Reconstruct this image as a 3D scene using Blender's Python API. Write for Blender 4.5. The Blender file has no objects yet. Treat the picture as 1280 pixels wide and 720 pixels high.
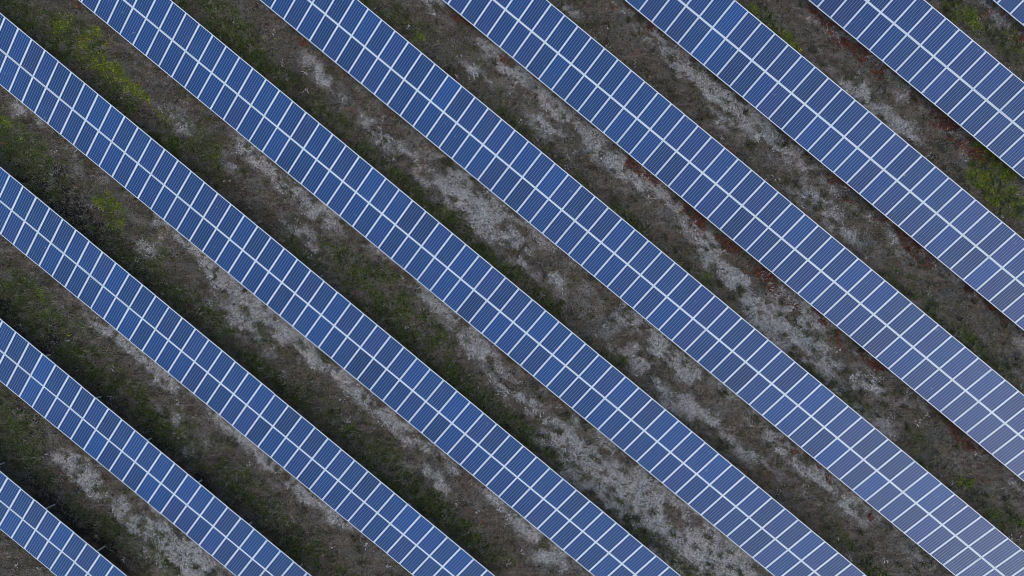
import bpy, math, random
import numpy as np
from mathutils import Matrix, Vector

# ------------------------------------------------------------------ camera, sky, sun, exposure
S = bpy.context.scene
C = S.collection
R = math.radians
F_PX = 853.0                                   # focal length in pixels of a 1280 px wide picture
AX, AY = R(0.5599), R(-0.3856)                 # the drone looks almost straight down
MID_Z = 1.38                                   # height of the centre line of a row above the ground
CAM = np.array([0.0, 0.0, 40.895 + MID_Z])
TH = R(39.606)                                 # heading of the rows
TILT = R(18.706)                               # slope of the panels
HALF = 1.9087                                  # centre line to upper edge, along the slope
PITCH = 1.02                                   # panel pitch along the row

def cam_rot():
    cx, sx, cy, sy = math.cos(AX), math.sin(AX), math.cos(AY), math.sin(AY)
    return np.array([[1,0,0],[0,cx,-sx],[0,sx,cx]]) @ np.array([[cy,0,sy],[0,1,0],[-sy,0,cy]])
RC = cam_rot()

cam_data = bpy.data.cameras.new('camera')
cam = bpy.data.objects.new('camera', cam_data); C.objects.link(cam)
cam_data.sensor_width = 36.0; cam_data.lens = 36.0*F_PX/1280.0
cam_data.clip_start = 0.5; cam_data.clip_end = 3000
m = Matrix([list(r) for r in RC.T]).to_4x4(); m.translation = Vector(CAM.tolist())
cam.matrix_world = m
S.camera = cam

SUN_EL, SUN_AZ = 34.0, -46.0                   # elevation; direction in the plan measured from +X (towards lower right of the photo)
W = bpy.data.worlds.new('World'); S.world = W; W.use_nodes = True
wn = W.node_tree.nodes; wl = W.node_tree.links
sky = wn.new('ShaderNodeTexSky'); sky.sky_type = 'NISHITA'; sky.sun_disc = False
sky.sun_elevation = R(SUN_EL); sky.sun_rotation = R(90 - SUN_AZ)
sky.altitude = 300; sky.air_density = 1.0; sky.dust_density = 2.0; sky.ozone_density = 1.0
bg = wn['Background']; bg.inputs['Strength'].default_value = 0.12
wl.new(sky.outputs['Color'], bg.inputs['Color'])

sd = bpy.data.lights.new('sun', 'SUN'); sun = bpy.data.objects.new('sun', sd); C.objects.link(sun)
sd.energy = 1.0; sd.angle = R(50); sd.color = (1.0, 0.94, 0.87)
sdir = Vector((math.cos(R(SUN_EL))*math.cos(R(SUN_AZ)), math.cos(R(SUN_EL))*math.sin(R(SUN_AZ)), math.sin(R(SUN_EL))))
sun.rotation_euler = sdir.to_track_quat('Z', 'Y').to_euler(); sun.location = sdir*80

S.view_settings.view_transform = 'Standard'; S.view_settings.look = 'None'
S.view_settings.exposure = 0.74; S.view_settings.gamma = 1.0
S.view_settings.use_curve_mapping = False
S.render.engine = 'CYCLES'
S.cycles.pixel_filter_type = 'BLACKMAN_HARRIS'; S.cycles.filter_width = 1.0

# ------------------------------------------------------------------ small helpers
TX = np.array([math.cos(TH), -math.sin(TH)])   # along a row, to the lower right
NX = np.array([math.sin(TH),  math.cos(TH)])   # across, to the upper right (up-slope)
rng = np.random.default_rng(11)

def project(X):
    Xc = (X - CAM) @ RC.T
    return np.stack([640 + F_PX*Xc[..., 0]/-Xc[..., 2], 360 - F_PX*Xc[..., 1]/-Xc[..., 2]], -1)

def ground_at(px, py):
    d = np.array([(px-640)/F_PX, -(py-360)/F_PX, -1.0]) @ RC
    p = CAM + d*(-CAM[2]/d[2])
    return p[:2]

def hash2(ix, iy, seed):
    h = (ix.astype(np.int64)*374761393 + iy.astype(np.int64)*668265263 + seed*974711) & 0x7fffffff
    h = ((h ^ (h >> 13))*1274126177) & 0x7fffffff
    return ((h ^ (h >> 16)) & 0xffff)/65535.0
def vnoise(x, y, seed):
    ix, iy = np.floor(x), np.floor(y); fx, fy = x-ix, y-iy
    fx = fx*fx*(3-2*fx); fy = fy*fy*(3-2*fy)
    a = hash2(ix, iy, seed); b = hash2(ix+1, iy, seed); c = hash2(ix, iy+1, seed); d = hash2(ix+1, iy+1, seed)
    return (a*(1-fx)+b*fx)*(1-fy) + (c*(1-fx)+d*fx)*fy
def fbm(x, y, seed, octaves=4):
    s = 0; a = 0.5; t = 0
    for i in range(octaves):
        s = s + a*vnoise(x, y, seed+i*17); t += a; a *= 0.55; x = x*2.03+11.3; y = y*2.03+5.7
    return s/t
def smooth(a, b, x):
    t = np.clip((x-a)/(b-a), 0, 1); return t*t*(3-2*t)

def mesh_np(name, verts, quads=None, tris=None, mat=None, uv=None):
    me = bpy.data.meshes.new(name)
    nv = len(verts); me.vertices.add(nv); me.vertices.foreach_set('co', np.asarray(verts, np.float32).ravel())
    li = []; st = []; n = 0
    if quads is not None and len(quads):
        li.append(np.asarray(quads).ravel()); st.append(np.arange(len(quads))*4); n = len(quads)*4
    if tris is not None and len(tris):
        li.append(np.asarray(tris).ravel()); st.append(n + np.arange(len(tris))*3)
    li = np.concatenate(li).astype(np.int32); st = np.concatenate(st).astype(np.int32)
    me.loops.add(len(li)); me.loops.foreach_set('vertex_index', li)
    me.polygons.add(len(st)); me.polygons.foreach_set('loop_start', st)
    me.update(calc_edges=True); me.validate()
    me.polygons.foreach_set('use_smooth', np.zeros(len(me.polygons), bool))
    if mat: me.materials.append(mat)
    return me
def link(name, me, parent=None, loc=None, rot=None):
    o = bpy.data.objects.new(name, me); C.objects.link(o)
    if parent: o.parent = parent
    if loc is not None: o.location = loc
    if rot is not None: o.rotation_euler = rot
    return o

class Boxes:                                    # collects boxes (optionally with uv in metres) into one mesh
    def __init__(s): s.v = []; s.q = []
    def box(s, x0, x1, y0, y1, z0, z1, off=(0, 0, 0), M=None):
        b = len(s.v)
        for z in (z0, z1):
            for (x, y) in ((x0, y0), (x1, y0), (x1, y1), (x0, y1)):
                p = Vector((x, y, z))
                if M is not None: p = M @ p
                s.v.append((p[0]+off[0], p[1]+off[1], p[2]+off[2]))
        s.q += [(b+3, b+2, b+1, b), (b+4, b+5, b+6, b+7), (b, b+1, b+5, b+4), (b+1, b+2, b+6, b+5), (b+2, b+3, b+7, b+6), (b+3, b, b+4, b+7)]
        return s
    def mesh(s, name, mat): return mesh_np(name, s.v, s.q, None, mat)

# node helpers
def material(name):
    mt = bpy.data.materials.new(name); mt.use_nodes = True
    nt = mt.node_tree; return mt, nt.nodes, nt.links, nt.nodes['Principled BSDF']
def mth(n, l, op, a, b=None, c=None, clamp=False):
    x = n.new('ShaderNodeMath'); x.operation = op; x.use_clamp = clamp
    for i, v in enumerate((a, b, c)):
        if v is None: continue
        if isinstance(v, (int, float)): x.inputs[i].default_value = v
        else: l.new(v, x.inputs[i])
    return x.outputs[0]
def mix(n, l, f, a, b, blend='MIX'):
    x = n.new('ShaderNodeMix'); x.data_type = 'RGBA'; x.blend_type = blend; x.clamp_factor = True
    for s, v in ((x.inputs[0], f), (x.inputs[6], a), (x.inputs[7], b)):
        if isinstance(v, (int, float)): s.default_value = v
        elif isinstance(v, tuple): s.default_value = (*v, 1) if len(v) == 3 else v
        else: l.new(v, s)
    return x.outputs[2]
def ramp(n, l, f, stops, interp='LINEAR'):
    x = n.new('ShaderNodeValToRGB'); e = x.color_ramp.elements; x.color_ramp.interpolation = interp
    while len(e) < len(stops): e.new(0.5)
    for i, (p, c) in enumerate(stops):
        e[i].position = p; e[i].color = (*c, 1) if isinstance(c, tuple) else (c, c, c, 1)
    l.new(f, x.inputs[0]); return x.outputs[0]
def noise(n, l, vec, scale, detail=4, rough=0.6, dist=0.0):
    x = n.new('ShaderNodeTexNoise'); x.inputs['Scale'].default_value = scale; x.inputs['Detail'].default_value = detail
    x.inputs['Roughness'].default_value = rough; x.inputs['Distortion'].default_value = dist
    l.new(vec, x.inputs['Vector']); return x.outputs['Fac']

def stretch(f, a=0.36, b=0.66):
    return ramp(n, l, f, [(a, 0.0), (b, 1.0)])

# ------------------------------------------------------------------ what grows where
ROWS = {  # row: (distance across, panel phase along)
 1: (-30.1117, -13.8384), 2: (-23.0659, -19.9735), 3: (-16.0882, -26.1317), 4: (-9.0434, -32.2383), 5: (-2.0231, -26.1329),
 6: (5.0152, 8.5364), 7: (12.0698, -8.8232), 8: (19.0819, 17.7153), 9: (26.1253, 12.6154), 10: (33.1650, 0.0)}
SPACING = 7.031
def row_point(r, k, j):                         # j: -1 lower edge, 0 centre line, 1 upper edge
    v, u = ROWS[r]
    a = TX*(u + k*PITCH) + NX*(v + j*HALF*math.cos(TILT))
    return np.array([a[0], a[1], MID_Z + j*HALF*math.sin(TILT)])
# phase of the tenth row from the one divider that shows in the corner
_d = np.array([(1263.5-640)/F_PX, -(16.5-360)/F_PX, -1.0]) @ RC
_z = MID_Z - HALF*math.sin(TILT); _p = CAM + _d*((_z-CAM[2])/_d[2])
ROWS[10] = (ROWS[10][0], float(_p[:2] @ TX))

# patches of ground cover: (photo x, y, half length along the row, half width across, strength), half sizes in photo pixels
PATCH = {
'yellow': [(90,50,26,14,.75),(128,52,20,9,.8),(60,30,30,12,.5),(108,80,24,9,.5),(140,88,44,12,.55),(190,140,34,10,.4),(250,185,30,10,.4),(20,160,30,12,.45),(310,60,40,10,.35),(178,114,14,8,1),(112,40,10,6,.6),(270,212,10,8,.5),(10,150,14,10,.5),(135,258,18,11,1.1),(150,276,9,7,.6),
  (45,365,9,6,.7),(65,410,12,7,.6),(525,50,14,8,.7),(560,262,16,8,.5),(885,345,16,9,.6),(945,10,10,7,.9),(972,36,22,8,1.2),(988,52,8,5,.7),(1242,226,24,17,3.6),(1252,204,24,9,2.0),
  (1268,258,16,9,1.2),(1205,22,20,10,1.1),(1180,14,10,7,.5),(1266,52,14,9,.8),(1205,603,10,8,1.4),(1262,650,16,10,.6),(1210,414,10,8,.6),(1258,455,16,8,.6),(695,575,16,6,.5),(300,605,12,9,.3),
  (445,335,18,9,.4),(1012,620,12,8,.4),(735,355,12,7,.3),(225,180,12,7,.4)],
'green': [(85,48,22,14,1),(40,25,30,18,.7),(120,60,30,14,.5),(245,178,22,12,.9),(262,196,22,12,.7),(260,15,40,14,.9),(300,50,40,14,.9),(335,85,30,12,.8),(350,100,50,8,.7),
  (440,335,40,14,.8),(510,385,60,22,.8),(425,320,40,12,.7),(480,370,40,14,.6),(560,480,50,16,.6),(540,270,40,12,1),(600,335,60,13,1),(665,390,60,13,1),(700,420,30,10,.9),
  (885,345,20,10,.7),(1235,225,26,18,1),(1265,262,20,14,.8),(960,25,34,9,.8),(1205,604,13,9,.9),(1140,360,40,14,.6),(1210,415,26,10,.7),(1260,456,26,12,.7),(1150,555,40,14,.5),(1250,645,30,18,.6),
  (300,606,20,14,1),(480,590,30,14,.8),(545,640,34,18,.8),(320,450,26,12,.8),(350,480,40,10,.7),(470,550,50,16,.5),(100,450,40,14,.6),(75,300,60,26,.6),(20,190,40,22,.6),(330,640,40,14,.6),(385,690,30,14,.7),
  (695,575,34,8,.6),(610,510,60,10,.6),(1205,25,26,12,.8),(1262,55,26,14,.9),(620,110,24,6,.8),(1060,680,40,10,.5),(20,380,40,18,.5),(20,530,40,24,.6),(1185,15,20,12,.7),(820,420,30,6,.6),(960,590,30,10,.4)],
'pale': [(225,150,34,16,.5),(312,188,26,9,.9),(350,222,40,8,.8),(397,264,20,10,1.1),(375,300,36,14,.7),(300,215,30,14,.35),(455,290,34,9,.8),(505,330,34,8,.8),(545,372,34,8,.7),(602,440,30,8,.9),(575,420,26,8,.5),
  (660,505,34,9,.9),(700,545,34,9,.9),(690,560,26,8,.7),(745,590,44,16,.9),(800,640,50,22,1.2),(770,600,50,16,.9),(850,690,40,22,1.2),(900,690,50,18,.9),(930,712,30,14,1),(715,600,20,8,.7),
  (390,84,14,8,.7),(412,110,22,8,.7),(500,192,44,10,.7),(470,160,26,9,.4),(578,248,40,16,1),(590,225,26,10,.7),(622,268,26,9,.7),(645,312,40,12,.5),(700,345,34,9,.6),(780,392,20,8,.9),(805,415,22,9,.9),(838,446,28,9,.9),
  (795,452,26,10,.8),(830,490,40,12,.9),(870,520,34,10,.7),(862,508,24,8,.7),(900,470,34,8,.6),(1000,578,30,8,.8),(1033,612,26,9,1.1),(1062,632,22,8,1),(980,560,26,8,.6),(940,570,40,8,.5),
  (538,8,12,8,1),(625,75,30,9,.9),(585,85,24,9,.6),(692,132,26,8,.8),(722,160,26,8,.8),(680,165,26,9,.7),(780,205,40,8,1),(815,238,40,8,1),(745,190,26,9,.6),(870,280,30,10,.7),(930,362,54,18,1),(960,392,44,14,.9),
  (988,430,36,12,1),(905,330,34,10,.5),(1010,402,30,10,.7),(1032,452,30,12,.8),(1062,500,30,10,.6),(1100,540,30,10,.7),(1085,480,24,8,.5),
  (712,6,16,8,.7),(805,34,26,8,.8),(840,66,34,8,.9),(868,92,34,9,.9),(905,125,40,10,.9),(945,158,36,10,1),(975,178,16,7,.9),(900,148,40,10,.4),(1015,246,22,9,.7),(1045,275,26,9,.8),
  (1022,32,18,7,.7),(1062,102,34,11,.6),(1092,132,30,11,.7),(1130,162,16,7,.9),(1225,442,30,8,.4),(1200,345,20,7,.4),
  (40,145,14,8,.6),(110,212,36,12,.3),(202,272,12,7,.9),(185,300,34,12,.5),(248,312,30,8,.9),(282,348,34,9,1.1),(330,395,40,10,1),(292,402,36,14,.6),(332,432,34,12,.5),(385,440,40,9,.9),(425,475,34,8,.9),(470,508,34,8,.8),(508,540,30,8,.6),
  (540,602,34,10,.6),(690,700,22,9,.9),(655,650,26,7,.6),(630,630,24,7,.5),(90,392,36,12,.4),(132,406,26,8,.8),(172,440,30,8,1),(200,468,30,8,.8),(212,512,30,10,.5),(232,552,22,9,.7),(335,575,14,7,1),(305,545,20,7,.6),(372,608,34,8,.7),(415,640,30,8,.8),
  (365,640,16,9,.5),(82,572,20,10,.7),(110,602,16,9,1),(100,585,22,9,.6),(178,655,36,14,1.1),(215,690,40,16,1.2),(240,695,36,10,.9),(160,640,20,10,.7),(280,520,30,8,.4)],
'red': [(375,57,8,6,.9),(488,146,12,7,.9),(541,190,14,6,.8),(573,24,10,6,1),(585,36,16,5,.7),(640,95,20,5,.5),(620,75,20,5,.5),(655,110,16,4,.7),(855,262,20,6,.7),(905,298,26,7,.8),(950,342,26,9,.8),(990,380,26,7,.7),
  (775,10,12,6,.7),(1035,226,16,8,.8),(1062,232,14,6,.7),(1130,292,30,7,.8),(1165,322,34,9,.7),(1065,56,13,7,1.1),(1110,96,10,8,1.2),(1090,75,26,6,.8),(1150,126,16,7,1),(1172,147,16,7,.9),(1195,168,18,6,.9),(1222,192,14,6,.9),
  (1160,507,16,7,.9),(1185,530,18,8,.8),(1200,545,18,8,.9),(1225,560,24,9,.7),(1000,564,12,5,1),(1030,591,12,6,1.2),(1086,640,10,7,1.3),(1060,440,20,10,.5),(1060,430,26,6,.7),(1100,465,26,6,.7),(1230,8,18,10,.7),(1255,25,22,8,.5),
  (100,12,16,7,.6),(155,55,12,6,.4),(215,575,24,8,.5),(240,590,20,8,.5),(1185,705,24,6,.7),(700,120,16,5,.5),(800,212,20,5,.4),(130,660,20,8,.4),(1250,385,20,6,.5),(700,460,14,5,.3)],
'dark': [(30,195,60,26,.7),(110,270,60,22,.8),(60,235,50,20,.7),(160,325,40,18,.8),(215,365,40,12,.7),(20,385,50,24,1),(55,415,40,20,.9),(15,530,44,30,1.2),(50,560,26,14,.6),(55,615,34,14,.8),(110,660,36,18,1),(150,692,26,16,1.1),(200,560,36,14,.8),(238,600,26,14,.8),
  (150,500,34,12,.6),(790,662,26,10,1.1),(832,684,22,12,1.1),(745,625,20,5,.8),(860,705,16,8,.8),(410,150,40,14,.4),(180,190,60,16,.6),(60,60,40,16,.5),(140,120,40,14,.5),(720,182,30,10,.5),(790,222,26,6,.5),(905,215,30,10,.3),
  (1180,200,44,12,.7),(1110,330,34,12,.5),(1230,640,40,16,.7),(610,690,30,14,.5),(380,470,30,10,.4),(330,660,30,12,.5),(640,375,60,8,.5),(1060,690,30,10,.5),(470,15,40,10,.4),(1280,400,20,12,.5),(840,120,30,12,.3)],
}
def covers(x, y):
    w = x*NX[0] + y*NX[1]; u = x*TX[0] + y*TX[1]
    ph = (w - ROWS[5][0]) % SPACING                     # 0 on a centre line; 1.8 upper edge, 5.2 next lower edge
    wob = (fbm(u*0.35, w*0.35, 3)-0.5)*1.0
    p2 = ph + wob
    out = {}
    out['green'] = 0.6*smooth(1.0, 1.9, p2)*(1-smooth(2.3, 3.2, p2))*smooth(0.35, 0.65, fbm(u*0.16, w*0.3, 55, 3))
    left = 1 - smooth(-22, 4, x - 0.5*y)
    out['green'] = out['green'] + 0.42*left*smooth(1.0, 1.9, p2)*(1-smooth(3.2, 5.0, p2))*smooth(0.30, 0.62, fbm(u*0.25, w*0.5, 57, 4))
    out['pale'] = (1-0.55*left)*0.26*smooth(4.2, 5.0, p2)*(1-smooth(5.7, 6.3, p2))*(0.4+1.2*fbm(u*0.18, w*0.5, 41, 3))
    out['pale'] = out['pale'] + (1-0.5*left)*0.20*smooth(2.2, 3.0, p2)*(1-smooth(5.2, 6.0, p2))*smooth(0.38, 0.62, fbm(u*0.3, w*0.9, 91, 4))
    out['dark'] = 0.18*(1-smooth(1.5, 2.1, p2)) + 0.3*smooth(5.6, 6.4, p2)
    out['yellow'] = np.zeros_like(x)
    out['red'] = 0.75*smooth(4.6, 5.1, p2)*(1-smooth(5.5, 5.9, p2))*smooth(-8, 8, x)*smooth(1, 8, w)*smooth(0.42, 0.66, fbm(u*0.5, w*0.5, 77, 3))
    # warp so that patches have ragged outlines
    wu = u + (fbm(u*0.5, w*0.5, 7)-0.5)*2.4; ww = w + (fbm(u*0.6, w*0.6, 29)-0.5)*1.5
    for kind, lst in PATCH.items():
        acc = out[kind]
        for (px, py, a, b, s) in lst:
            g = ground_at(px, py); gu = g @ TX; gw = g @ NX
            a_, b_ = a/20.2, b/20.2
            d = ((wu-gu)/(a_*1.15))**2 + ((ww-gw)/(b_*1.15))**2
            near = d < 8
            acc[near] = np.maximum(acc[near], 0) + s*(1.0 if kind == 'pale' else 0.85)*np.exp(-d[near])*(1-0.4*np.clip(acc[near], 0, 1))
        lo_ = 0.25*np.clip(acc-0.5, 0, 1) if kind == 'pale' else 0.5*np.clip(acc-0.7, 0, 1) if kind == 'yellow' else 0
        brk = lo_ + smooth(0.26, 0.64, fbm(u*1.1+5, w*1.9, 100+len(kind)*7, 5))*1.5
        out[kind] = np.clip(acc*brk, 0, 1.3)
    return out

def height(x, y):
    return (fbm(x*0.12, y*0.12, 61, 3)-0.5)*0.30 + (fbm(x*0.9, y*0.9, 67, 3)-0.5)*0.10 + (fbm(x*4.0, y*4.0, 71, 3)-0.5)*0.07

# ------------------------------------------------------------------ ground
def axis(half, step, far):
    inner = np.arange(-half, half+1e-6, step)
    o = [half]
    d = step
    while o[-1] < far: d *= 1.35; o.append(o[-1]+d)
    o = np.array(o[1:]); return np.concatenate([-o[::-1], inner, o])
gx = axis(39, 0.1, 900); gy = axis(26, 0.1, 900)
X, Y = np.meshgrid(gx, gy); X = X.ravel(); Y = Y.ravel()
fade = 1 - smooth(60, 200, np.hypot(X, Y))
Z = height(X, Y)*fade
nx, ny = len(gx), len(gy)
ii = (np.arange(ny-1)[:, None]*nx + np.arange(nx-1)[None, :]).ravel()
quads = np.stack([ii, ii+1, ii+nx+1, ii+nx], 1)
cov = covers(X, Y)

gm, n, l, bsdf = material('ground_soil')
geo = n.new('ShaderNodeNewGeometry'); pos = geo.outputs['Position']
mp = n.new('ShaderNodeMapping'); mp.inputs['Rotation'].default_value = (0, 0, TH); mp.inputs['Scale'].default_value = (0.45, 1, 1)
l.new(pos, mp.inputs['Vector']); rowv = mp.outputs['Vector']
def attr(name):
    a = n.new('ShaderNodeAttribute'); a.attribute_name = name; return a.outputs['Fac']
n1 = noise(n, l, pos, 1.1, 8, 0.68, 0.3); n2 = noise(n, l, pos, 6.5, 6, 0.7, 0.6); n3 = noise(n, l, rowv, 3.2, 8, 0.72, 0.8); n4 = noise(n, l, pos, 19, 4, 0.75, 0.4)
soil = ramp(n, l, n1, [(0.32, (0.032, 0.024, 0.017)), (0.5, (0.090, 0.067, 0.049)), (0.66, (0.165, 0.128, 0.100))])
soil = mix(n, l, mth(n, l, 'MULTIPLY', ramp(n, l, n3, [(0.45, 0.0), (0.68, 1.0)]), 0.65), soil, (0.20, 0.168, 0.140))
soil = mix(n, l, mth(n, l, 'MULTIPLY', ramp(n, l, n4, [(0.36, 1.0), (0.50, 0.0)]), 0.8), soil, (0.018, 0.016, 0.013))
def masked(name, lo, hi, nz, gain=1.0, mid=0.5):
    a = attr(name)
    s = mth(n, l, 'ADD', mth(n, l, 'MULTIPLY', a, gain), mth(n, l, 'MULTIPLY', mth(n, l, 'SUBTRACT', nz, mid), 1.5))
    mr = n.new('ShaderNodeMapRange'); mr.interpolation_type = 'SMOOTHSTEP'
    mr.inputs['From Min'].default_value = lo; mr.inputs['From Max'].default_value = hi; l.new(s, mr.inputs['Value'])
    return mr.outputs[0]
n2s, n4s = stretch(n2), stretch(n4)
tint = stretch(noise(n, l, pos, 0.6, 4, 0.6), 0.40, 0.62)
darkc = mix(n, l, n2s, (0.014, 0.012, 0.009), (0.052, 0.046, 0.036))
palec = mix(n, l, mth(n, l, 'ADD', mth(n, l, 'MULTIPLY', n4s, 0.5), mth(n, l, 'MULTIPLY', n2s, 0.5)), mix(n, l, tint, (0.145, 0.12, 0.11), (0.13, 0.132, 0.12)), mix(n, l, tint, (0.66, 0.61, 0.59), (0.60, 0.635, 0.62)))
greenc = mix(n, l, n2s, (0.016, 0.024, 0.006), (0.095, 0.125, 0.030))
yelc = mix(n, l, n4s, (0.040, 0.055, 0.010), (0.22, 0.25, 0.035))
redc = mix(n, l, n4s, (0.040, 0.018, 0.014), (0.17, 0.060, 0.040))
hue = stretch(noise(n, l, pos, 0.45, 5, 0.65, 0.5), 0.42, 0.60); hue2 = stretch(noise(n, l, rowv, 0.8, 5, 0.7, 0.8), 0.50, 0.64)
soil = mix(n, l, mth(n, l, 'MULTIPLY', hue, 0.55), soil, mix(n, l, 0.65, soil, mix(n, l, n4s, (0.035, 0.040, 0.016), (0.125, 0.128, 0.065))))
soil = mix(n, l, mth(n, l, 'MULTIPLY', hue2, 0.55), soil, mix(n, l, n4s, (0.050, 0.058, 0.055), (0.175, 0.190, 0.180)))
soil = mix(n, l, mth(n, l, 'MULTIPLY', stretch(noise(n, l, rowv, 9, 5, 0.8, 1.0), 0.54, 0.68), 0.5), soil, (0.27, 0.235, 0.20))
mp2 = n.new('ShaderNodeMapping'); mp2.inputs['Rotation'].default_value = (0, 0, TH); mp2.inputs['Scale'].default_value = (0.14, 1, 1)
l.new(pos, mp2.inputs['Vector']); st1 = noise(n, l, mp2.outputs['Vector'], 2.1, 7, 0.75, 0.5)
soil = mix(n, l, mth(n, l, 'MULTIPLY', stretch(st1, 0.54, 0.66), 0.6), soil, (0.215, 0.182, 0.165))
soil = mix(n, l, mth(n, l, 'MULTIPLY', mth(n, l, 'SUBTRACT', 1.0, stretch(st1, 0.34, 0.46)), 0.65), soil, (0.028, 0.023, 0.017))
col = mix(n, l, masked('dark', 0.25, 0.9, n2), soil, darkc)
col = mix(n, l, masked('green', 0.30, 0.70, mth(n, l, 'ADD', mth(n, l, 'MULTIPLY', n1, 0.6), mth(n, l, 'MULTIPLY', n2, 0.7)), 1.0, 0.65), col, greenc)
col = mix(n, l, mth(n, l, 'MULTIPLY', masked('pale', 0.10, 1.0, mth(n, l, 'ADD', mth(n, l, 'MULTIPLY', n2, 0.5), mth(n, l, 'ADD', mth(n, l, 'MULTIPLY', n4, 0.45), mth(n, l, 'MULTIPLY', n3, 0.35))), 1.0, 0.65), 0.95), col, palec)
holes = mth(n, l, 'MULTIPLY', stretch(noise(n, l, rowv, 2.6, 6, 0.75, 1.2), 0.60, 0.66), 0.8)
holes = mth(n, l, 'MAXIMUM', holes, mth(n, l, 'MULTIPLY', stretch(noise(n, l, pos, 5.2, 3, 0.65, 0.6), 0.595, 0.645), 0.88))
col = mix(n, l, holes, col, (0.024, 0.021, 0.017))
col = mix(n, l, mth(n, l, 'MULTIPLY', masked('yellow', 0.28, 0.75, n3), 0.9), col, yelc)
col = mix(n, l, mth(n, l, 'MULTIPLY', masked('red', 0.40, 1.0, mth(n, l, 'ADD', n3, mth(n, l, 'MULTIPLY', n4, 0.5)), 1.0, 0.75), 0.8), col, redc)
grain = ramp(n, l, noise(n, l, pos, 9.5, 5, 0.78, 0.5), [(0.34, (0.30, 0.29, 0.28)), (0.48, (0.86, 0.86, 0.86)), (0.66, (1.0, 1.0, 1.0))])
col = mix(n, l, 1.0, col, grain, 'MULTIPLY')
fleck = mth(n, l, 'MULTIPLY', stretch(noise(n, l, pos, 13, 3, 0.7, 0.8), 0.61, 0.68), 0.5)
col = mix(n, l, fleck, col, mix(n, l, 0.45, col, (0.50, 0.46, 0.42)))
l.new(col, bsdf.inputs['Base Color']); bsdf.inputs['Roughness'].default_value = 0.95; bsdf.inputs['Specular IOR Level'].default_value = 0.15
bp = n.new('ShaderNodeBump'); bp.inputs['Strength'].default_value = 0.9; bp.inputs['Distance'].default_value = 0.06
l.new(mth(n, l, 'ADD', n2, mth(n, l, 'MULTIPLY', n4, 0.6)), bp.inputs['Height']); l.new(bp.outputs[0], bsdf.inputs['Normal'])

gme = mesh_np('ground', np.stack([X, Y, Z], 1), quads, None, gm)
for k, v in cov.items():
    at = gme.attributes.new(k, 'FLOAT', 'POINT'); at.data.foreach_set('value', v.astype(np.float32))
gme.polygons.foreach_set('use_smooth', np.ones(len(quads), bool))
go = link('ground', gme); go['kind'] = 'structure'

# ------------------------------------------------------------------ materials of the arrays
pm, n, l, bsdf = material('solar_cells')
uv = n.new('ShaderNodeUVMap'); uv.uv_map = 'metres'
sx = n.new('ShaderNodeSeparateXYZ'); l.new(uv.outputs[0], sx.inputs[0]); u_, v_ = sx.outputs[0], sx.outputs[1]
CX, CY = 0.1525, 0.1500
def grid(c, pitch, halfgap):                    # 1 on the gap between two cells
    f = mth(n, l, 'FRACT', mth(n, l, 'ADD', mth(n, l, 'DIVIDE', c, pitch), 50.0))
    d = mth(n, l, 'MINIMUM', f, mth(n, l, 'SUBTRACT', 1.0, f))
    return mth(n, l, 'LESS_THAN', d, halfgap/pitch)
gapx = grid(u_, CX, 0.0095); gapy = grid(v_, CY, 0.0028)
bus = grid(mth(n, l, 'ADD', u_, CX/3), CX/3, 0.0011)
mar = mth(n, l, 'MAXIMUM', mth(n, l, 'GREATER_THAN', mth(n, l, 'ABSOLUTE', u_), 3*CX), mth(n, l, 'GREATER_THAN', mth(n, l, 'ABSOLUTE', v_), 6*CY))
oi = n.new('ShaderNodeObjectInfo'); gi = n.new('ShaderNodeNewGeometry')
rnd = mth(n, l, 'FRACT', mth(n, l, 'ADD', oi.outputs['Random'], gi.outputs['Random Per Island']))
wn_ = n.new('ShaderNodeTexWhiteNoise'); wn_.noise_dimensions = '3D'
cv = n.new('ShaderNodeCombineXYZ')
l.new(mth(n, l, 'FLOOR', mth(n, l, 'DIVIDE', u_, CX)), cv.inputs[0]); l.new(mth(n, l, 'FLOOR', mth(n, l, 'DIVIDE', v_, CY)), cv.inputs[1]); l.new(mth(n, l, 'MULTIPLY', rnd, 97.0), cv.inputs[2])
l.new(cv.outputs[0], wn_.inputs['Vector'])
cell = ramp(n, l, rnd, [(0.0, (0.003, 0.031, 0.135)), (0.35, (0.003, 0.042, 0.178)), (0.55, (0.017, 0.040, 0.182)), (0.68, (0.008, 0.038, 0.165)), (0.85, (0.003, 0.052, 0.215)), (1.0, (0.005, 0.058, 0.250))])
cell = mix(n, l, mth(n, l, 'MULTIPLY', wn_.outputs['Value'], 0.22), cell, (0.006, 0.056, 0.235))
wr = n.new('ShaderNodeTexWhiteNoise'); wr.noise_dimensions = '1D'; l.new(mth(n, l, 'MULTIPLY', rnd, 613.0), wr.inputs['W'])
cell = mix(n, l, 1.0, cell, ramp(n, l, wr.outputs['Value'], [(0.0, 0.60), (0.2, 0.78), (0.8, 0.92), (1.0, 1.10)]), 'MULTIPLY')
big = noise(n, l, gi.outputs['Position'], 0.35, 3)
cell = mix(n, l, mth(n, l, 'MULTIPLY', ramp(n, l, big, [(0.35, 0.0), (0.65, 1.0)]), 0.45), cell, (0.002, 0.055, 0.195))
pc = mix(n, l, mth(n, l, 'MULTIPLY', bus, 0.2), cell, (0.30, 0.34, 0.42))
pc = mix(n, l, mth(n, l, 'MULTIPLY', gapy, 0.20), pc, (0.28, 0.44, 0.62))
pc = mix(n, l, mth(n, l, 'MULTIPLY', gapx, 0.72), pc, (0.25, 0.42, 0.62))
pc = mix(n, l, mar, pc, (0.70, 0.74, 0.78))
dust = noise(n, l, gi.outputs['Position'], 2.2, 5, 0.6)
dirt = stretch(noise(n, l, gi.outputs['Position'], 0.9, 6, 0.75, 0.8), 0.55, 0.75)
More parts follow.
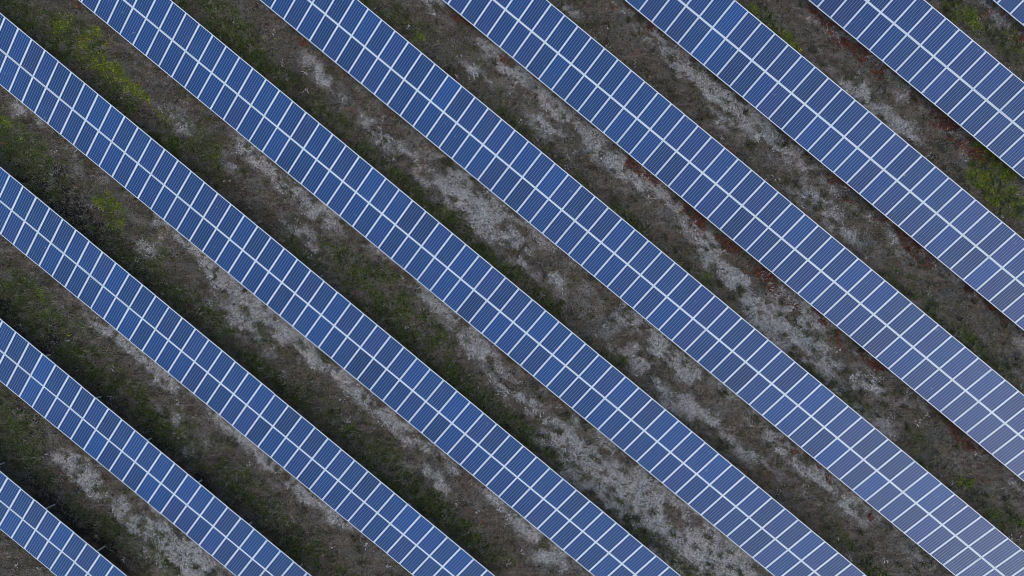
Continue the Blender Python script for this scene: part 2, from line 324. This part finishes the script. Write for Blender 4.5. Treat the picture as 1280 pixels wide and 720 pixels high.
spots = mth(n, l, 'MULTIPLY', stretch(noise(n, l, gi.outputs['Position'], 5.5, 2, 0.5), 0.735, 0.76), 0.55)
low = mth(n, l, 'MULTIPLY', mth(n, l, 'MULTIPLY', dirt, dust), 0.16)
pc = mix(n, l, mth(n, l, 'ADD', low, 0.015), pc, (0.30, 0.31, 0.31))
pc = mix(n, l, spots, pc, (0.42, 0.43, 0.41))
l.new(pc, bsdf.inputs['Base Color'])
bsdf.inputs['Roughness'].default_value = 0.46; bsdf.inputs['IOR'].default_value = 1.45; bsdf.inputs['Specular IOR Level'].default_value = 0.56

def metal(name, colr, rough, met):
    mt, n, l, b = material(name)
    g = n.new('ShaderNodeNewGeometry'); nz = noise(n, l, g.outputs['Position'], 1.7, 5, 0.6)
    l.new(mix(n, l, nz, tuple(c*0.92 for c in colr), tuple(min(1, c*1.06) for c in colr)), b.inputs['Base Color'])
    b.inputs['Roughness'].default_value = rough; b.inputs['Metallic'].default_value = met
    return mt
frame_m = metal('anodised_frame', (0.67, 0.755, 0.80), 0.5, 0.0)
rail_m = metal('rail_aluminium', (0.67, 0.755, 0.80), 0.5, 0.0)
post_m = metal('galvanised_steel', (0.42, 0.43, 0.44), 0.5, 0.5)

# ------------------------------------------------------------------ one panel, then all rows of them
PW, PL, FR, TK = 1.011, 1.887, 0.025, 0.038
def add_uv(me):
    lay = me.uv_layers.new(name='metres'); return lay
def panel_glass_boxes(offs):
    B = Boxes(); uvs = []
    for (ox, oy) in offs:
        hx, hy = PW/2-FR+0.002, PL/2-FR+0.002
        B.box(-hx, hx, -hy, hy, TK-0.012, TK-0.004, off=(ox, oy, 0))
    me = B.mesh('panel_cells', pm)
    lay = add_uv(me)
    vi = np.zeros(len(me.loops), np.int32); me.loops.foreach_get('vertex_index', vi)
    co = np.array(B.v)[vi][:, :2] - np.array(offs)[vi//8]
    lay.data.foreach_set('uv', co.astype(np.float32).ravel())
    return me
def panel_frame_boxes(offs):
    B = Boxes()
    for (ox, oy) in offs:
        hx, hy = PW/2, PL/2
        o = (ox, oy, 0)
        B.box(-hx, -hx+FR, -hy, hy, 0, TK, off=o); B.box(hx-FR, hx, -hy, hy, 0, TK, off=o)
        B.box(-hx+FR, hx-FR, -hy, -hy+FR, 0, TK-0.001, off=o); B.box(-hx+FR, hx-FR, hy-FR, hy, 0, TK-0.001, off=o)
    return B.mesh('panel_frame', frame_m)
cells_me = panel_glass_boxes([(0, 0)]); frame_me = panel_frame_boxes([(0, 0)])
def prism(r, h, mat, name, sides=8):
    a = np.arange(sides)*2*math.pi/sides
    v = [(r*math.cos(t), r*math.sin(t), 0) for t in a] + [(r*math.cos(t), r*math.sin(t), h) for t in a]
    q = [(i, (i+1) % sides, sides+(i+1) % sides, sides+i) for i in range(sides)]
    t_ = [(sides, sides+i, sides+i+1) for i in range(1, sides-1)]
    return mesh_np(name, v, q, t_, mat)

LABELS = {
 1: 'short row of blue solar panels cutting off the bottom left corner beside blackish soil',
 2: 'row of blue solar panels between the white dry patch and blackish soil, bottom left',
 3: 'row of dark blue solar panels from the left edge to left of bottom centre',
 4: 'long row of blue solar panels from top left corner towards whitest grass, bottom centre',
 5: 'long row of blue solar panels just right of the yellow mossy top left strip',
 6: 'long row of blue solar panels turning grey and glossy in the bottom right corner',
 7: 'row of blue solar panels from top centre, below the pinkish mottled dry strip',
 8: 'row of blue solar panels between pinkish mottled dry strip and orange red weeds',
 9: 'row of blue solar panels in the top right, just above orange red weeds',
 10: 'tiny end of a blue solar panel row clipped by the top right corner'}

for r in sorted(ROWS):
    v, u = ROWS[r]
    ks = np.arange(-80, 120)
    vis = []
    for k in ks:
        pts = project(np.array([row_point(r, k+a, j) for a in (0, 1) for j in (-1, 1)]))
        if pts[:, 0].max() > 0 and pts[:, 0].min() < 1280 and pts[:, 1].max() > 0 and pts[:, 1].min() < 720: vis.append(k)
    k0, k1 = min(vis)-2, max(vis)+2
    kc = (k0+k1)//2
    base = row_point(r, kc, 0)
    root = bpy.data.objects.new('solar_array', None); C.objects.link(root)
    root.location = (base[0], base[1], 0); root.rotation_euler = (0, 0, -TH)
    root['label'] = LABELS[r]; root['category'] = 'solar array'; root['group'] = 'parallel rows of solar panels'
    ct, st = math.cos(TILT), math.sin(TILT)
    def place(xa, s, zn=0.0):                   # along the row, up the slope, along the panel normal -> local point
        return (xa, s*ct - zn*st, MID_Z + s*st + zn*ct)
    items = []
    for k in range(k0, k1+1):
        for side in (-1, 1):
            pts = project(np.array([row_point(r, k+a, j) for a in (0, 1) for j in (0, side)]))
            w_ = np.clip(pts[:, 0], 0, 1280).ptp() if hasattr(np.ndarray, 'ptp') else np.ptp(np.clip(pts[:, 0], 0, 1280))
            h_ = np.ptp(np.clip(pts[:, 1], 0, 720))
            items.append((w_*h_, k, side))
    items.sort(key=lambda t: -t[0])
    inview = [t for t in items if t[0] > 1]
    single = inview[:100]; rest = [t for t in items if t not in single]
    pr = random.Random(r*31)
    for area, k, side in single:
        o = bpy.data.objects.new('solar_panel', cells_me); C.objects.link(o); o.parent = root
        o.location = place((k-kc+0.5)*PITCH, side*(HALF/2+0.004), -TK)
        o.rotation_euler = (TILT + pr.gauss(0, .006), pr.gauss(0, .006), pr.gauss(0, .0015))
        f = bpy.data.objects.new('frame', frame_me); C.objects.link(f); f.parent = o
    if rest:
        offs = [((k-kc+0.5)*PITCH, side*(HALF/2+0.004)) for _, k, side in rest]
        o = link('solar_panel', panel_glass_boxes(offs), root, place(0, 0, -TK), (TILT, 0, 0)); o['kind'] = 'stuff'
        link('frame', panel_frame_boxes(offs), o)
    # rails along the row, under the panels; one shows through the gap on the centre line
    xa0, xa1 = (k0-kc)*PITCH, (k1+1-kc)*PITCH
    for s, hw in ((-1.45, 0.02), (-0.45, 0.02), (0.0, 0.055), (0.45, 0.02), (1.45, 0.02)):
        B = Boxes().box(xa0, xa1, -hw, hw, -0.05, 0, )
        link('purlin', B.mesh('purlin', rail_m), root, place(0, s, -TK-0.003), (TILT, 0, 0))
    # posts and sloping beams
    front = prism(0.05, MID_Z-1.15*st+0.3, post_m, 'post_front'); back = prism(0.05, MID_Z+1.05*st+0.3, post_m, 'post_back')
    beam = Boxes().box(-0.03, 0.03, -1.6, 1.6, -0.08, 0).mesh('beam', post_m)
    for k in range(k0+1, k1+1, 4):
        xa = (k-kc)*PITCH + 0.5
        link('post', front, root, (xa, -1.15*ct, -0.45)); link('post', back, root, (xa, 1.05*ct, -0.45))
        link('beam', beam, root, place(xa, 0, -TK-0.054), (TILT, 0, 0))

# ------------------------------------------------------------------ ground cover: tufts, weeds, stones
def leaf_material(name, cols, rough=0.8):
    mt, n, l, b = material(name)
    g = n.new('ShaderNodeNewGeometry')
    a_ = n.new('ShaderNodeAttribute'); a_.attribute_name = 'tuft'
    f_ = mth(n, l, 'ADD', mth(n, l, 'MULTIPLY', a_.outputs['Fac'], 0.72), mth(n, l, 'MULTIPLY', g.outputs['Random Per Island'], 0.28))
    l.new(ramp(n, l, f_, [(i/(len(cols)-1), c) for i, c in enumerate(cols)]), b.inputs['Base Color'])
    b.inputs['Roughness'].default_value = rough; b.inputs['Specular IOR Level'].default_value = 0.2
    return mt

def scatter(name, key, label, mat, per_m2, blades, length, width, lift, thr, cap, seed, under=0.0, spread=0.09):
    g = np.random.default_rng(seed)
    x0, x1, y0, y1 = -35, 35, -22.5, 22.5
    N = int((x1-x0)*(y1-y0)*per_m2)
    px = g.uniform(x0, x1, N); py = g.uniform(y0, y1, N)
    cvx = covers(px, py)[key]
    w = px*NX[0]+py*NX[1]; ph = (w-ROWS[5][0]) % SPACING
    open_ = (ph > 1.0) & (ph < 5.9)             # none in the dark under the panels
    keep = (g.random(N) < np.clip((cvx-thr)*1.5, under, 1)) & open_
    px, py = px[keep][:cap], py[keep][:cap]
    n_ = len(px); nb = n_*blades
    bx = np.repeat(px, blades) + g.normal(0, spread, nb); by = np.repeat(py, blades) + g.normal(0, spread, nb)
    bz = height(bx, by) - 0.01
    a = g.uniform(0, 2*math.pi, nb); L = length*g.uniform(0.5, 1.4, nb); Wd = width*g.uniform(0.6, 1.4, nb); H = lift*g.uniform(0.2, 1.3, nb)
    dx, dy = np.cos(a), np.sin(a)
    V = np.zeros((nb, 5, 3))
    base = np.stack([bx, by, bz], 1); d = np.stack([dx, dy, 0*dx], 1); sdv = np.stack([-dy, dx, 0*dx], 1); up = np.array([0, 0, 1.0])
    V[:, 0] = base - sdv*Wd[:, None]*0.4; V[:, 1] = base + sdv*Wd[:, None]*0.4
    midp = base + d*(L*0.5)[:, None] + up*(H*0.9)[:, None]
    V[:, 2] = midp + sdv*Wd[:, None]*0.5; V[:, 3] = midp - sdv*Wd[:, None]*0.5
    V[:, 4] = base + d*L[:, None] + up*(H*0.8)[:, None]
    b0 = np.arange(nb)*5
    me = mesh_np(name, V.reshape(-1, 3), np.stack([b0, b0+1, b0+2, b0+3], 1), np.stack([b0+3, b0+2, b0+4], 1), mat)
    tv = np.repeat(np.repeat(np.clip(g.beta(1.6, 1.6, n_), 0, 1), blades), 5)
    at = me.attributes.new('tuft', 'FLOAT', 'POINT'); at.data.foreach_set('value', tv.astype(np.float32))
    o = link(name, me); o['kind'] = 'stuff'; o['label'] = label; o['category'] = 'ground cover'
    return n_

dry = leaf_material('dry_blades', [(0.13, 0.118, 0.105), (0.24, 0.23, 0.212), (0.36, 0.355, 0.335), (0.50, 0.505, 0.485), (0.24, 0.21, 0.18)])
brn = leaf_material('brown_litter', [(0.030, 0.026, 0.020), (0.075, 0.066, 0.056), (0.13, 0.12, 0.105), (0.20, 0.19, 0.17), (0.05, 0.048, 0.036)])
grn = leaf_material('green_blades', [(0.018, 0.026, 0.007), (0.045, 0.062, 0.015), (0.075, 0.096, 0.026), (0.14, 0.155, 0.055), (0.036, 0.034, 0.016)])
olv = leaf_material('olive_brown_blades', [(0.030, 0.028, 0.014), (0.060, 0.060, 0.028), (0.10, 0.098, 0.060), (0.17, 0.165, 0.12), (0.045, 0.040, 0.022)])
yel = leaf_material('yellow_moss', [(0.05, 0.068, 0.012), (0.08, 0.115, 0.012), (0.17, 0.215, 0.022), (0.40, 0.42, 0.055)])
red = leaf_material('red_weed', [(0.040, 0.016, 0.012), (0.10, 0.032, 0.024), (0.15, 0.046, 0.028), (0.30, 0.11, 0.045), (0.05, 0.025, 0.018)])
stats = [
 scatter('dry_grass', 'pale', 'bleached grey tufts of dead grass lying between the panel rows', dry, 20, 6, 0.17, 0.045, 0.05, 0.38, 70000, 1, 0.012),
 scatter('leaf_litter', 'dark', 'brown dead stalks and litter strewn over the bare soil', brn, 26, 5, 0.14, 0.035, 0.05, 0.10, 45000, 2, 0.5),
 scatter('green_grass', 'green', 'dull green low grass growing along the upper edges of the rows', grn, 36, 6, 0.15, 0.030, 0.08, 0.14, 45000, 3, 0.03),
 scatter('moss', 'yellow', 'bright yellow green moss patches on the soil', yel, 40, 6, 0.11, 0.05, 0.09, 0.26, 16000, 4, 0.0),
 scatter('weeds', 'red', 'rust red dried weeds along the lower edges of the rows', red, 18, 6, 0.13, 0.040, 0.12, 0.28, 12000, 5, 0.004),
 scatter('coarse_grass', 'green', 'coarse olive brown grass clumps dotted over the lanes between the rows', olv, 5, 22, 0.26, 0.035, 0.20, 0.10, 12000, 6, 0.12, 0.06),
]
print('tufts', stats, 'objects', len(bpy.data.objects))
